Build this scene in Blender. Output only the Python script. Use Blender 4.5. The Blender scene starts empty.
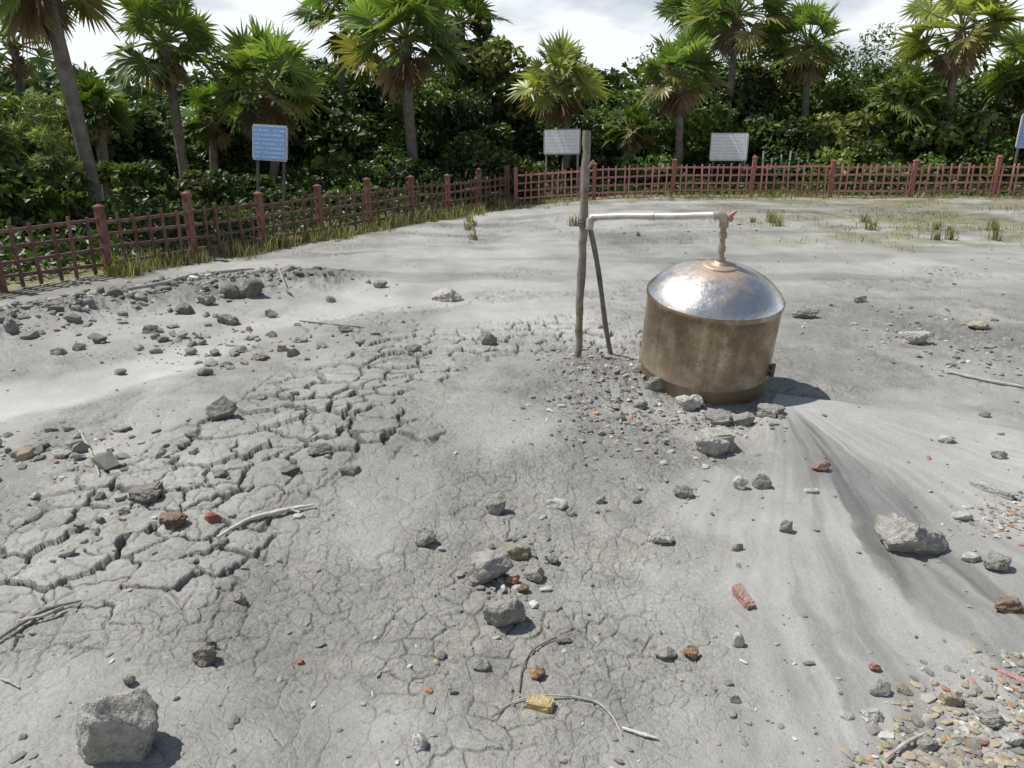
import bpy, math, numpy as np
from mathutils import Vector
rng=np.random.default_rng(7)
sc=bpy.context.scene
sc.view_settings.view_transform='Standard'; sc.view_settings.look='None'; sc.view_settings.exposure=0
# ---------------------------------------------------------------- camera
CH=2.4; PITCH=math.radians(18.9); FPX=740.0
cam=bpy.data.cameras.new('camera'); co=bpy.data.objects.new('camera',cam); sc.collection.objects.link(co)
co.location=(0,0,CH); co.rotation_euler=(math.pi/2-PITCH,0,0)
cam.sensor_width=36; cam.lens=36*FPX/1024; cam.clip_end=4000; cam.clip_start=0.05; sc.camera=co
cp,sp=math.cos(PITCH),math.sin(PITCH)
# ---------------------------------------------------------------- noise
def h2(ix,iy,s):
    n=(ix.astype(np.int64)*374761393+iy.astype(np.int64)*668265263+s*974634777)&0xffffffff
    n=((n^(n>>13))*1274126177)&0xffffffff
    n=((n^(n>>15))*1103515245)&0xffffffff
    return (n^(n>>16))/4294967296.0
def vn(x,y,s=0):
    ix=np.floor(x); iy=np.floor(y); fx=x-ix; fy=y-iy
    fx=fx*fx*(3-2*fx); fy=fy*fy*(3-2*fy)
    a=h2(ix,iy,s);b=h2(ix+1,iy,s);c=h2(ix,iy+1,s);d=h2(ix+1,iy+1,s)
    return (a+(b-a)*fx)*(1-fy)+(c+(d-c)*fx)*fy
def fbm(x,y,s=0,o=4):
    t=0;a=.5;n=0
    for i in range(o):
        t=t+a*vn(x*1.0,y*1.0,s+i*17); n+=a; a*=.5
        x,y=x*1.62-y*1.2+3.1,x*1.2+y*1.62+7.7
    return t/n
def voro(x,y,s,jit=.85):
    ix=np.floor(x); iy=np.floor(y)
    f1=np.full(x.shape,9.);f2=np.full(x.shape,9.)
    p1x=np.zeros(x.shape);p1y=p1x.copy();p2x=p1x.copy();p2y=p1x.copy();cid=p1x.copy()
    for dx in(-1,0,1):
        for dy in(-1,0,1):
            cx=ix+dx;cy=iy+dy; r=h2(cx,cy,s)
            px=cx+.5+jit*(r-.5); py=cy+.5+jit*(h2(cx,cy,s+5)-.5)
            d=(px-x)**2+(py-y)**2
            m=d<f1; m2=(~m)&(d<f2)
            f2=np.where(m,f1,np.where(m2,d,f2)); p2x=np.where(m,p1x,np.where(m2,px,p2x)); p2y=np.where(m,p1y,np.where(m2,py,p2y))
            f1=np.where(m,d,f1); p1x=np.where(m,px,p1x); p1y=np.where(m,py,p1y); cid=np.where(m,r,cid)
    L=np.sqrt((p2x-p1x)**2+(p2y-p1y)**2)+1e-6
    return (f2-f1)/(2*L),cid
def ss(a,b,x):
    t=np.clip((x-a)/(b-a),0,1); return t*t*(3-2*t)
def gf(u,v):   # flat-ground survey
    dx=(u-512)/FPX; dy=(384-v)/FPX
    t=CH/(sp-dy*cp); return (dx*t,(cp+dy*sp)*t)
def pd(x,y,pts):
    best=np.full(x.shape,1e9)
    for (ax,ay),(bx,by) in zip(pts[:-1],pts[1:]):
        vx,vy=bx-ax,by-ay; t=np.clip(((x-ax)*vx+(y-ay)*vy)/(vx*vx+vy*vy),0,1)
        best=np.minimum(best,(x-ax-t*vx)**2+(y-ay-t*vy)**2)
    return np.sqrt(best)
# ---------------------------------------------------------------- terrain
FENCE_L0=(-11.5,5.2); FENCE_C=(-.15,25.6); FENCE_R=(26.,24.4)
FL=[gf(-20,330),gf(60,318),gf(150,298),gf(240,288),gf(320,283)]
CHN=[(-9.5,6.0),gf(-20,405),gf(70,388),gf(160,360),gf(230,335),gf(330,308),gf(430,300)]
RDG=[gf(585,335),gf(500,338),gf(430,352),gf(375,385),gf(330,430),gf(265,458),gf(200,500),gf(120,550)]
LED=[[gf(375,395),gf(350,425),gf(352,455),gf(300,462),gf(262,478)],[gf(240,500),gf(180,525),gf(135,545),gf(95,572)],[gf(470,372),gf(420,380),gf(385,392)]]
O=gf(775,405)
def terrain(x,y,full=True):
    wx=x+.25*(fbm(x*1.3,y*1.3,3,3)-.5)*2; wy=y+.25*(fbm(x*1.3,y*1.3,43,3)-.5)*2
    z=.10*(fbm(x*.45,y*.45,1,3)-.5)
    near=1-ss(22,30,y)
    z=z+.16*np.exp(-((x+1.0)/2.1)**2-((y-5.5)/1.4)**2)
    dF=pd(wx,wy,FL); berm=np.exp(-(dF/.75)**2); z=z+.20*berm
    dC=pd(wx,wy,CHN); chw=.46+.42*ss(-3,-6.5,x); chan=1-ss(chw*.6,chw*1.2,dC); z=z-.06*np.exp(-(dC/.7)**2)
    rx=x-O[0]; ry=y-O[1]; r=np.sqrt(rx*rx+ry*ry)+1e-4; ph=np.degrees(np.arctan2(rx,-ry))
    pj=ph+14*(fbm(x*1.1,y*1.1,9,4)-.5)*2+5*(fbm(x*6,y*6,19,2)-.5)
    fan=ss(-36,-23,pj)*(1-ss(60,88,pj))*(1-ss(6,9,r))
    z=z+.10*np.exp(-(r/1.7)**2)*fan
    z=z+.32*ss(12,24,y)*ss(-1,5,x)*(1-ss(40,80,y))
    heap=np.exp(-((x-.95)/.75)**2-((y-7.05)/.6)**2); z=z+.15*heap
    far=ss(7.6,9.2,wy+.35*np.minimum(x,0)*-1*.2)*(1-berm)
    far=far*(1-ss(3.0,4.6,wx)*(1-ss(10,13,wy)))
    gul=pd(wx,wy,[gf(290,560),gf(300,660),gf(320,790)]); z=z-.05*np.exp(-(gul/.22)**2)
    if not full: return z
    dR=pd(wx,wy,RDG); big=1-ss(.45,1.1,dR+.6*(fbm(x*1.7,y*1.7,31,3)-.5))
    big=big*(1-fan)
    smooth=np.clip(np.maximum.reduce([chan,fan,far*.95*np.where(x<-3.2,.8,1.)]),0,1)
    patch=ss(.50,.64,fbm(x*.5,y*.9,21,4))
    smooth=smooth*(1-.5*patch*(1-chan)*(1-fan))
    smooth=np.maximum(smooth,.55*ss(.46,.62,fbm(x*1.1+4,y*.9,27,4))*(1-big))
    smooth=np.maximum(smooth,.38*big)
    smooth=smooth*(1-.8*heap)
    rough=np.clip(berm*1.3*ss(.3,.55,fbm(x*2.,y*2.,77,3))*1.8,0,1)
    rough=np.maximum(rough,np.exp(-(((x-.95)/.7)**2+((y-6.8)/.8)**2)))
    rough=np.maximum(rough,.7*np.exp(-(((x-5.4)/1.6)**2+((y-8.6)/1.4)**2)))
    farcr=.6*patch*far
    bigm=np.clip(big+farcr*.6,0,1)
    q=.10*(fbm(x*3.,y*3.,51,3)-.5)*2; q2=.10*(fbm(x*3.,y*3.,91,3)-.5)*2
    k=.020*(vn(x*22,y*22,5)-.5)*2; k2=.020*(vn(x*22,y*22,6)-.5)*2
    eb,ib=voro((x+q+k)/.31,(y+q2+k2)/.27,11); eb=eb*.29
    em,im=voro((x+q+k*.8)/.150,(y+q2+k2*.8)/.135,12); em=em*.14
    es,isd=voro((x+q*.6+k*.6)/.078,(y+q2*.6+k2*.6)/.072,13); es=es*.075
    wbig=(.006+.030*fbm(x*2.5,y*2.5,61,2)**1.5)*(.7+.3*ss(4,6,y))
    cb=(1-ss(wbig*.45,wbig*1.15,eb))*bigm*ss(.30,.46,fbm(x*1.4,y*1.4,66,3)+.22*big)
    led=np.zeros_like(x)
    lx=x+q*1.6+k*1.6; ly=y+q2*1.6+k2*1.6
    for L_ in LED: led=np.maximum(led,1-ss(.010,.028,pd(lx,ly,L_)))
    led=led*ss(.30,.42,fbm(x*3.3,y*3.3,68,2)); cb=np.maximum(cb,led)
    med=(1-np.clip(smooth*1.15,0,1)*(1-big))*ss(.34,.52,fbm(x*1.2,y*1.2,71,3)+.10)*(1-fan)
    cm=(1-ss(.0012,.0068,em))*med*(.35+.65*ss(.35,.6,vn(x*4,y*4,73)))
    fin=(1-smooth)*ss(.42,.58,fbm(x*1.6+9,y*1.6,81,3))*(1-big*.6)*(1-ss(6.,8.,y))
    cs=(1-ss(.0008,.0052,es))*fin
    z=z-cb*.06-cm*.010*(1-.3*rough)-cs*.006
    dome=np.clip(eb/.09,0,1)**.5
    z=z+bigm*((ib-.5)*.045+.012*dome)*(1-cb)+med*((im-.5)*.009+.005*np.clip(em/.04,0,1))+fin*(isd-.5)*.005
    z=z+(1-smooth)*.035*(fbm(x*5,y*5,101,4)-.5)+.016*smooth*(fbm(x*1.4,y*1.4,111,4)-.5)
    z=z+rough*near*(.10*(fbm(x*8,y*8,121,4)-.5)+.05*np.abs(vn(x*17,y*17,8)-.5))
    # mud flow: thin streaks running down slope from the tank foot
    wv=1.5*(fbm(x*.9,y*.9,14,3)-.5)
    br=.6*(fbm(x*4,y*4,18,3)-.5)
    ril=fbm(ph*.10+wv+br*.5,r*.30,131,5)
    ril2=fbm(ph*.30+wv*2.+br,r*.55+3,133,5)
    core=np.exp(-((ph+5-9*(fbm(x,y,16,2)-.5)*2)/18)**2)
    st_r=ss(.46,.60,ril)*core*ss(.2,.9,r)
    z=z-fan*(.007*st_r+.004*ss(.45,.75,ril2)*ss(.3,1.5,r))+fan*.012*(fbm(x*2.5,y*1.2,143,4)-.5)
    fine=fbm(ph*.9+wv*3+br*2,r*1.1,141,4)
    tone=1+.24*(fbm(x*.8,y*.8,151,4)-.5)*2
    tone=tone*(1-fan*(.30*st_r+ss(.2,.8,r)*(.26*ss(.48,.68,ril2)*(.25+.75*core)+.26*(fine-.5)+.03)))
    st=fbm(x*2.2+.4*y,y*.45,161,4)
    tone=tone*(1+.28*(st-.5)*(1-fan))
    tone=tone*(1-.27*rough)*(1+.12*big*(ib-.5)+.10*med*(im-.5))
    tone=tone*(1-.20*ss(.48,.66,fbm(x*.35,y*1.1,191,4))*ss(8,11,y))
    tone=tone*(1+.13*chan)
    crack=np.clip(cb*1.0+cm*.58+cs*.40,0,1)
    def side(a,b): return ((b[0]-a[0])*(y-a[1])-(b[1]-a[1])*(x-a[0]))/math.hypot(b[0]-a[0],b[1]-a[1])
    sl=side(FENCE_L0,FENCE_C); sr=side(FENCE_C,FENCE_R)
    n=(fbm(x*1.5,y*1.5,171,3)-.5)*1.6
    grass=np.maximum(ss(-.9,.4,sl+n),ss(-1.2,.6,sr+n))
    grass=np.maximum(grass,.75*ss(4.5,8.5,x+n*2)*ss(14.2,17.0,y+n)*ss(.36,.54,fbm(x*.9,y*2.2,181,4)+.03))
    return z,crack,smooth,rough,grass,tone
def Hs(x,y):
    x=np.atleast_1d(np.asarray(x,float)); y=np.atleast_1d(np.asarray(y,float))
    return terrain(x,y,True)[0]
def on_ground(u,v):
    u=np.atleast_1d(np.asarray(u,float)); v=np.atleast_1d(np.asarray(v,float))
    dx=(u-512)/FPX; dy=(384-v)/FPX; z=0*u
    for i in range(6):
        t=(CH-z)/(sp-dy*cp); x=dx*t; y=(cp+dy*sp)*t; z=terrain(x,y,False) if i<5 else Hs(x,y)
    return np.stack([x,y,z],1)
def at(u,v,Y):
    dx=(u-512)/FPX; dy=(384-v)/FPX; t=Y/(cp+dy*sp); return np.array([dx*t,Y,CH+(dy*cp-sp)*t])
# ---------------------------------------------------------------- mesh helpers
def make_obj(name,parts,mats,smooth=False,parent=None,loc=None):
    V=[];C=[];LI=[];LS=[];MI=[];off=0;lo=0
    for p in parts:
        v=np.asarray(p[0],float).reshape(-1,3); f=np.asarray(p[1],np.int64); c=p[2] if len(p)>2 else (1,1,1); m=p[3] if len(p)>3 else 0
        V.append(v); c=np.asarray(c,float)
        C.append(np.broadcast_to(c,(len(v),3)) if c.ndim==1 else c)
        LI.append((f+off).ravel()); k=f.shape[1]; LS.append(lo+np.arange(len(f))*k); lo+=f.size; off+=len(v)
        MI.append(np.full(len(f),m))
    V=np.concatenate(V);C=np.concatenate(C);LI=np.concatenate(LI);LS=np.concatenate(LS);MI=np.concatenate(MI)
    if loc is not None: V=V-np.asarray(loc)
    me=bpy.data.meshes.new(name)
    me.vertices.add(len(V)); me.vertices.foreach_set('co',V.astype(np.float32).ravel())
    me.loops.add(len(LI)); me.loops.foreach_set('vertex_index',LI.astype(np.int32))
    me.polygons.add(len(LS)); me.polygons.foreach_set('loop_start',LS.astype(np.int32))
    for m in mats: me.materials.append(m)
    me.polygons.foreach_set('material_index',MI.astype(np.int32))
    me.polygons.foreach_set('use_smooth',np.full(len(LS),smooth))
    me.update(calc_edges=True)
    a=me.color_attributes.new('col','FLOAT_COLOR','POINT')
    a.data.foreach_set('color',np.concatenate([C,np.ones((len(C),1))],1).astype(np.float32).ravel())
    o=bpy.data.objects.new(name,me); sc.collection.objects.link(o)
    if loc is not None: o.location=loc
    if parent: o.parent=parent
    return o
def empty(name,loc=(0,0,0)):
    e=bpy.data.objects.new(name,None); sc.collection.objects.link(e); e.location=loc; e.empty_display_size=.2; return e
def tube(pts,rad,n=8,col=(1,1,1),mat=0,cap=True):
    pts=np.asarray(pts,float); rad=np.broadcast_to(np.asarray(rad,float),(len(pts),))
    T=np.gradient(pts,axis=0); T/=np.linalg.norm(T,axis=1)[:,None]+1e-9
    ref=np.array([0,0,1.]) if abs(T[0][2])<.9 else np.array([0,1.,0])
    V=[];s=None
    for i in range(len(pts)):
        if s is None: s=np.cross(ref,T[i])
        s=s-T[i]*np.dot(s,T[i]); s/=np.linalg.norm(s)+1e-9; w=np.cross(T[i],s)
        a=np.arange(n)*2*math.pi/n
        V.append(pts[i]+rad[i]*(np.cos(a)[:,None]*s+np.sin(a)[:,None]*w))
    V=np.concatenate(V); F=[]
    i=np.arange(len(pts)-1)[:,None]*n; j=np.arange(n)[None,:]; j2=(j+1)%n
    F=np.stack([i+j,i+j2,i+n+j2,i+n+j],-1).reshape(-1,4)
    out=[(V,F,col,mat)]
    if cap:
        out.append((V[:n],np.arange(n)[::-1][None,:],col,mat)); out.append((V[-n:],np.arange(n)[None,:],col,mat))
    return out
BF=np.array([[0,3,2,1],[4,5,6,7],[0,1,5,4],[1,2,6,5],[2,3,7,6],[3,0,4,7]])
def beam(a,b,w,h,col=(1,1,1),mat=0,up=(0,0,1)):
    a=np.asarray(a,float);b=np.asarray(b,float);d=b-a;d/=np.linalg.norm(d);up=np.asarray(up,float)
    if abs(np.dot(d,up))>.95: up=np.array([0,1.,0])
    s=np.cross(d,up); s/=np.linalg.norm(s); u=np.cross(s,d)
    q=[-s*w/2-u*h/2,s*w/2-u*h/2,s*w/2+u*h/2,-s*w/2+u*h/2]
    return (np.array([a+k for k in q]+[b+k for k in q]),BF,col,mat)
def lathe(prof,n=96,col=(1,1,1),mat=0):
    prof=np.asarray(prof,float); a=np.arange(n)*2*math.pi/n
    V=np.stack([prof[:,0][:,None]*np.cos(a),prof[:,0][:,None]*np.sin(a),np.broadcast_to(prof[:,1][:,None],(len(prof),n))],-1).reshape(-1,3)
    i=np.arange(len(prof)-1)[:,None]*n; j=np.arange(n)[None,:]; j2=(j+1)%n
    return (V,np.stack([i+j,i+j2,i+n+j2,i+n+j],-1).reshape(-1,4),col,mat)
# ---------------------------------------------------------------- material helpers
class NT:
    def __init__(s,name):
        s.m=bpy.data.materials.new(name); s.m.use_nodes=True; s.t=s.m.node_tree; s.t.nodes.clear()
        s.out=s.t.nodes.new('ShaderNodeOutputMaterial')
    def n(s,typ,props=None,**inp):
        nd=s.t.nodes.new(typ)
        for k,v in (props or {}).items(): setattr(nd,k,v)
        for k,v in inp.items():
            k2=int(k[1:]) if k[0]=='_' and k[1:].isdigit() else k.replace('_',' ')
            s.set(nd.inputs[k2],v)
        return nd
    def set(s,sock,v):
        if isinstance(v,bpy.types.NodeSocket): s.t.links.new(v,sock)
        else:
            if isinstance(v,tuple) and len(v)==3 and sock.type=='RGBA': v=v+(1,)
            sock.default_value=v
    def math(s,op,a,b=0.,clamp=False):
        return s.n('ShaderNodeMath',{'operation':op,'use_clamp':clamp},_0=a,_1=b).outputs[0]
    def mix(s,f,a,b,blend='MIX'):
        nd=s.t.nodes.new('ShaderNodeMix'); nd.data_type='RGBA'; nd.blend_type=blend; nd.clamp_factor=True
        s.set(nd.inputs[0],f); s.set(nd.inputs[6],a); s.set(nd.inputs[7],b); return nd.outputs[2]
    def ramp(s,f,stops):
        nd=s.t.nodes.new('ShaderNodeMapRange'); s.set(nd.inputs[0],f)
        nd.inputs[1].default_value,nd.inputs[2].default_value,nd.inputs[3].default_value,nd.inputs[4].default_value=stops; return nd.outputs[0]
    def noise(s,vec,scale,detail=3,rough=.55):
        return s.n('ShaderNodeTexNoise',Vector=vec,Scale=float(scale),Detail=float(detail),Roughness=rough).outputs[0]
    def pos(s,kind='pos'):
        if kind=='pos': return s.t.nodes.new('ShaderNodeNewGeometry').outputs['Position']
        return s.t.nodes.new('ShaderNodeTexCoord').outputs[kind]
    def attr(s,name):
        nd=s.t.nodes.new('ShaderNodeAttribute'); nd.attribute_name=name; return nd
    def bsdf(s,color,rough=.9,bump=None,bd=.01,metal=0.,spec=.3,**k):
        p=s.n('ShaderNodeBsdfPrincipled'); s.set(p.inputs['Base Color'],color); s.set(p.inputs['Roughness'],rough); s.set(p.inputs['Metallic'],metal)
        s.set(p.inputs['Specular IOR Level'],spec)
        if bump is not None:
            b=s.n('ShaderNodeBump',Height=bump,Distance=bd,Strength=1.0); s.t.links.new(b.outputs[0],p.inputs['Normal'])
        return p
    def fin(s,sh): s.t.links.new(sh if isinstance(sh,bpy.types.NodeSocket) else sh.outputs[0],s.out.inputs[0]); return s.m
def mat_ground():
    g=NT('mud'); P=g.pos(); A=g.attr('masks'); sep=g.n('ShaderNodeSeparateColor',Color=A.outputs['Color'])
    cr,sm,ro=sep.outputs; gr=A.outputs['Alpha']; tone=g.attr('tone').outputs['Fac']
    n1=g.noise(P,3,4,.6); n2=g.noise(P,45,3,.7); n3=g.noise(P,170,1,.6)
    dark=g.mix(g.ramp(n1,(.3,.7,0,1)),(.200,.195,.174),(.290,.284,.255))
    light=g.mix(g.ramp(n1,(.3,.7,0,1)),(.310,.307,.288),(.375,.371,.346))
    c=g.mix(sm,dark,light)
    sk=g.ramp(n2,(.28,.72,.72,1.28)); skm=g.mix(g.math('MULTIPLY',sm,.75),sk,(1,1,1))
    c=g.mix(1.,c,skm,'MULTIPLY')
    s3=g.ramp(n3,(.3,.7,.88,1.12)); c=g.mix(1.,c,s3,'MULTIPLY')
    c=g.mix(g.math('MULTIPLY',cr,.85),c,(.060,.057,.050))
    c=g.mix(1.,c,tone,'MULTIPLY')
    gn=g.noise(P,2.2,4,.7)
    gc=g.mix(g.ramp(gn,(.35,.65,0,1)),(.10,.105,.040),(.27,.25,.13))
    c=g.mix(gr,c,gc)
    h=g.math('MULTIPLY',n2,g.math('SUBTRACT',1.2,sm))
    h=g.math('ADD',h,g.math('MULTIPLY',n3,.3)); h=g.math('ADD',h,g.math('MULTIPLY',g.noise(P,14,3,.6),.7))
    b=g.bsdf(c,g.ramp(tone,(.65,1.,.36,.68)),h,.012,spec=.45)
    return g.fin(b)
def mat_attr(name,rough=.9,bs=30,bd=.01,amp=.3,metal=0,spec=.3,ns=12,dust=0.,dc=(.28,.275,.25)):
    g=NT(name); P=g.pos(); c=g.attr('col').outputs['Color']; n=g.noise(P,ns,4,.65)
    f=g.ramp(n,(.3,.7,1-amp,1+amp)); c=g.mix(1.,c,f,'MULTIPLY')
    if dust>0: c=g.mix(g.math('MULTIPLY',g.ramp(g.noise(P,7,3),(.4,.65,0,1)),dust),c,dc)
    return g.fin(g.bsdf(c,rough,g.noise(P,bs,4,.7),bd,metal,spec))
def mat_leaf(name,tr=.35):
    g=NT(name); c=g.attr('col').outputs['Color']; P=g.pos()
    c=g.mix(1.,c,g.ramp(g.noise(P,1.1,1),(.3,.7,.65,1.35)),'MULTIPLY')
    b=g.bsdf(c,.45,spec=.4); t=g.n('ShaderNodeBsdfTranslucent',Color=g.mix(1.,c,(1.5,1.55,.6),'MULTIPLY'))
    m=g.n('ShaderNodeMixShader',_0=tr,_1=b.outputs[0],_2=t.outputs[0]); return g.fin(m)
def mat_rock():
    g=NT('stone'); P=g.pos(); c=g.attr('col').outputs['Color']
    n=g.noise(P,16,5,.7); n2=g.noise(P,60,3,.7)
    c=g.mix(1.,c,g.ramp(n,(.28,.72,.5,1.45)),'MULTIPLY'); c=g.mix(1.,c,g.ramp(n2,(.3,.7,.75,1.25)),'MULTIPLY')
    c=g.mix(g.math('MULTIPLY',g.ramp(g.noise(P,6,3),(.45,.7,0,1)),.4),c,(.32,.28,.20))
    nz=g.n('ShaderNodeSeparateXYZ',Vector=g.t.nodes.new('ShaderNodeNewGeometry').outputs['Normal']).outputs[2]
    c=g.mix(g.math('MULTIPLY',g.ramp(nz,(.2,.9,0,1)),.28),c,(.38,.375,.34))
    h=g.math('ADD',g.math('MULTIPLY',n,1.),g.math('MULTIPLY',n2,.45))
    return g.fin(g.bsdf(c,.93,h,.038,spec=.2))
M_rock=mat_rock(); M_peb=mat_attr('pebble',.9,60,.004,.2,dust=.3)
M_wood=mat_attr('weathered_wood',.9,35,.012,.4,ns=9,dust=.35); M_bark=mat_attr('bark',.95,9,.03,.35,ns=5)
M_paint=mat_attr('fence_paint',.8,40,.004,.35,dust=.35,dc=(.27,.20,.17)); M_leaf=mat_leaf('leaf',.28); M_palm=mat_leaf('palm_leaf',.3)
M_pipe=mat_attr('pipe_metal',.45,30,.003,.25,metal=.25,spec=.5,dust=.3); M_board=mat_attr('board_frame',.6,20,.002,.15)
# ---------------------------------------------------------------- ground mesh
th=np.radians(np.arange(52.,3.3,-.056)); r_d=CH/np.tan(th)
r=np.concatenate([np.linspace(.08,r_d[0],12)[:-1],r_d,r_d[-1]*np.exp(np.linspace(0,math.log(2500/r_d[-1]),42)[1:])])
az=np.radians(np.concatenate([np.linspace(-180,-43.5,46)[:-1],np.arange(-43.5,43.5,.07),np.linspace(43.5,180,46)[:-1]]))
R,AZ=np.meshgrid(r,az,indexing='ij'); X=(R*np.sin(AZ)).ravel(); Y=(R*np.cos(AZ)).ravel()
z,crack,smooth,rough,grass,tone=terrain(X,Y)
fade=1-ss(60,200,np.hypot(X,Y)); z=z*fade
nr,na=len(r),len(az); i=np.arange(nr-1)[:,None]*na; j=np.arange(na)[None,:]; j2=(j+1)%na
F=np.stack([i+j,i+na+j,i+na+j2,i+j2],-1).reshape(-1,4)[:, ::-1]
me=bpy.data.meshes.new('ground'); n=len(X)
V=np.stack([X,Y,z],1); V=np.concatenate([V,[[0,0,float(z[:na].mean())]]])
Fc=np.stack([np.full(na,n),np.arange(na),(np.arange(na)+1)%na],1)[:, ::-1]
me.vertices.add(n+1); me.vertices.foreach_set('co',V.astype(np.float32).ravel())
me.loops.add(F.size+Fc.size); me.loops.foreach_set('vertex_index',np.concatenate([F.ravel(),Fc.ravel()]).astype(np.int32))
me.polygons.add(len(F)+na); me.polygons.foreach_set('loop_start',np.concatenate([np.arange(len(F))*4,len(F)*4+np.arange(na)*3]).astype(np.int32))
me.polygons.foreach_set('use_smooth',np.ones(len(F)+na,bool)); me.update(calc_edges=True)
a=me.color_attributes.new('masks','FLOAT_COLOR','POINT'); ma=np.stack([crack,smooth,rough,grass],1); ma=np.concatenate([ma,ma[:1]])
a.data.foreach_set('color',ma.astype(np.float32).ravel())
a=me.attributes.new('tone','FLOAT','POINT'); a.data.foreach_set('value',np.append(tone,1).astype(np.float32))
me.materials.append(mat_ground()); go=bpy.data.objects.new('ground',me); sc.collection.objects.link(go)
if me.polygons[5000].normal.z<0: me.flip_normals()
# ---------------------------------------------------------------- rocks
import bmesh
def ico(sub):
    bm=bmesh.new(); bmesh.ops.create_icosphere(bm,subdivisions=sub,radius=1); v=np.array([p.co[:] for p in bm.verts]); f=np.array([[q.index for q in k.verts] for k in bm.faces]); bm.free(); return v,f
ICO={s:ico(s) for s in(1,2,3,5)}
def rockshape(sub,rg,cuts=9,noise=.0):
    v,f=ICO[sub]; v=v.copy()
    for k in range(cuts):
        d=rg.normal(size=3); d/=np.linalg.norm(d); c=rg.uniform(.5,.82); t=v@d; m=t>c; v[m]-=np.outer(t[m]-c,d)
    if noise>0:
        sd=int(rg.integers(99))
        def f3(s,q): return (fbm(v[:,0]*s+9,v[:,1]*s+5,sd+q,3)+fbm(v[:,1]*s+3,v[:,2]*s+8,sd+q+3,3)+fbm(v[:,2]*s+5,v[:,0]*s+2,sd+q+7,3))/3-.5
        n1=f3(2.2,0); n2=f3(6,20); n3=f3(15,40)
        v=v*(1+noise*n1[:,None]*2.5+noise*1.2*n2[:,None]+noise*.7*n3[:,None])
    v/= (v.max(0)-v.min(0)); return v,f
def rotz(v,a):
    c,s=math.cos(a),math.sin(a); return v@np.array([[c,s,0],[-s,c,0],[0,0,1]])
GRY=(.30,.293,.262)
def rock(u,v,w,h,col=GRY,depth=None,sub=5,name='rock',rot=None,noise=.32,cuts=10,sink=.16,mat=None):
    b=on_ground(u,v+h*.30)[0]; dep=b[1]*cp+(CH-b[2])*sp; W=w/FPX*dep
    el=math.atan2(CH,b[1]); D=depth or W*.7
    Hh=max((h/FPX*dep-D*math.sin(el)*.5)/max(math.cos(el),.5),W*.38)
    rg=np.random.default_rng(int(u*7+v*13)); s,f=rockshape(sub,rg,cuts,noise)
    s=rotz(s,rg.uniform(-.5,.5) if rot is None else 0); s/= (s.max(0)-s.min(0)); s=s*np.array([W,D,Hh*1.25])
    if rot is not None: s=rotz(s,rot)
    c=b+np.array([0,D*.15,Hh*(.5-sink)])
    cc=np.asarray(col)*np.ones((len(s),1)); 
    return make_obj(name,[(s+c,f,cc)],[mat or M_rock],smooth=sub>4,loc=c)
W_=(.50,.49,.455); DK=(.18,.174,.150); BR=(.20,.12,.08); RD=(.36,.15,.11); OR=(.40,.22,.11); YL=(.50,.37,.14); TN=(.34,.29,.20)
for a in [(120,728,88,80,(.36,.355,.325)),(908,536,66,46,(.36,.35,.315),.30),(505,614,44,36),(487,570,46,40,(.36,.355,.33)),(714,446,36,28,W_),(690,404,28,18,W_),(222,411,32,26,(.24,.235,.21)),
 (147,498,30,14,DK),(173,522,30,17,BR),(212,520,18,12,RD),(427,539,24,20),(498,506,22,24),(488,340,18,15),(661,538,26,15,W_),
 (536,576,22,16),(519,553,24,18,TN),(552,560,15,12),(512,582,15,12,RD),(523,590,12,10,BR),(692,653,17,14,OR),(537,674,17,14,OR),(665,653,24,14),(740,484,15,14,W_),(762,482,19,17),
 (822,466,20,12,(.25,.15,.13)),(737,548,13,9,TN),(785,528,14,14),(1000,563,28,20),(1011,605,32,15,BR),(963,516,20,10,W_),(972,557,20,9,W_),
 (917,339,32,17,W_),(806,314,26,13),(980,326,22,10,(.40,.36,.27)),(948,439,17,10,W_),(998,454,17,11,W_),(683,491,20,16),(720,420,30,17),(742,420,24,16),(205,656,26,20,DK),(210,645,14,12,DK),
 (239,599,15,13),(420,745,16,15,W_),(560,505,22,13,W_),(570,512,12,8,W_),(600,500,11,8),(130,680,14,13),(738,641,13,16,W_),(640,370,22,12),(655,388,20,14),(448,298,34,9,W_),
 (60,455,20,8,W_),(78,457,14,10),(10,327,16,16),(282,349,12,8,TN),(300,340,14,7,W_),(206,300,17,13),(250,285,24,22,DK),(232,292,24,16,DK),(115,298,16,11,DK),(88,305,14,9),(240,350,18,9),
 (222,475,18,11,DK),(190,436,12,8),(345,330,16,8,DK),(985,415,12,7),(480,666,20,12),(452,690,10,8),(873,716,22,12,W_),(905,690,16,11,TN),
 (440,655,14,10),(875,668,12,9,RD),(772,412,30,14),(640,405,16,11),(620,418,14,10),(565,640,17,9,DK),(350,470,22,10,DK),(415,350,15,8),(860,300,14,8),(735,700,12,8),(300,660,10,7,RD),
 (320,452,26,10,DK),(290,470,20,9,DK),(205,372,16,11),(190,352,12,8),(60,352,16,9),(20,450,14,9),(230,322,14,9),(260,358,13,8),(380,285,14,8),(330,300,10,7),(225,320,22,12,DK),(880,690,22,15),(950,700,22,14,TN),(990,720,26,16),(1015,740,24,15,W_),(925,745,22,14),
 (150,330,16,10,DK),(100,340,14,9,DK),(185,310,18,12,DK),(270,315,13,8),(120,372,12,8),(100,495,13,9,DK),(125,512,12,8),(100,520,10,8,DK),(262,395,10,7),(300,410,12,8,DK),(50,430,12,8),(295,395,10,6),(180,335,14,9,W_)]:
    rock(*a,sub=5 if a[2]>25 else 3)
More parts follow.
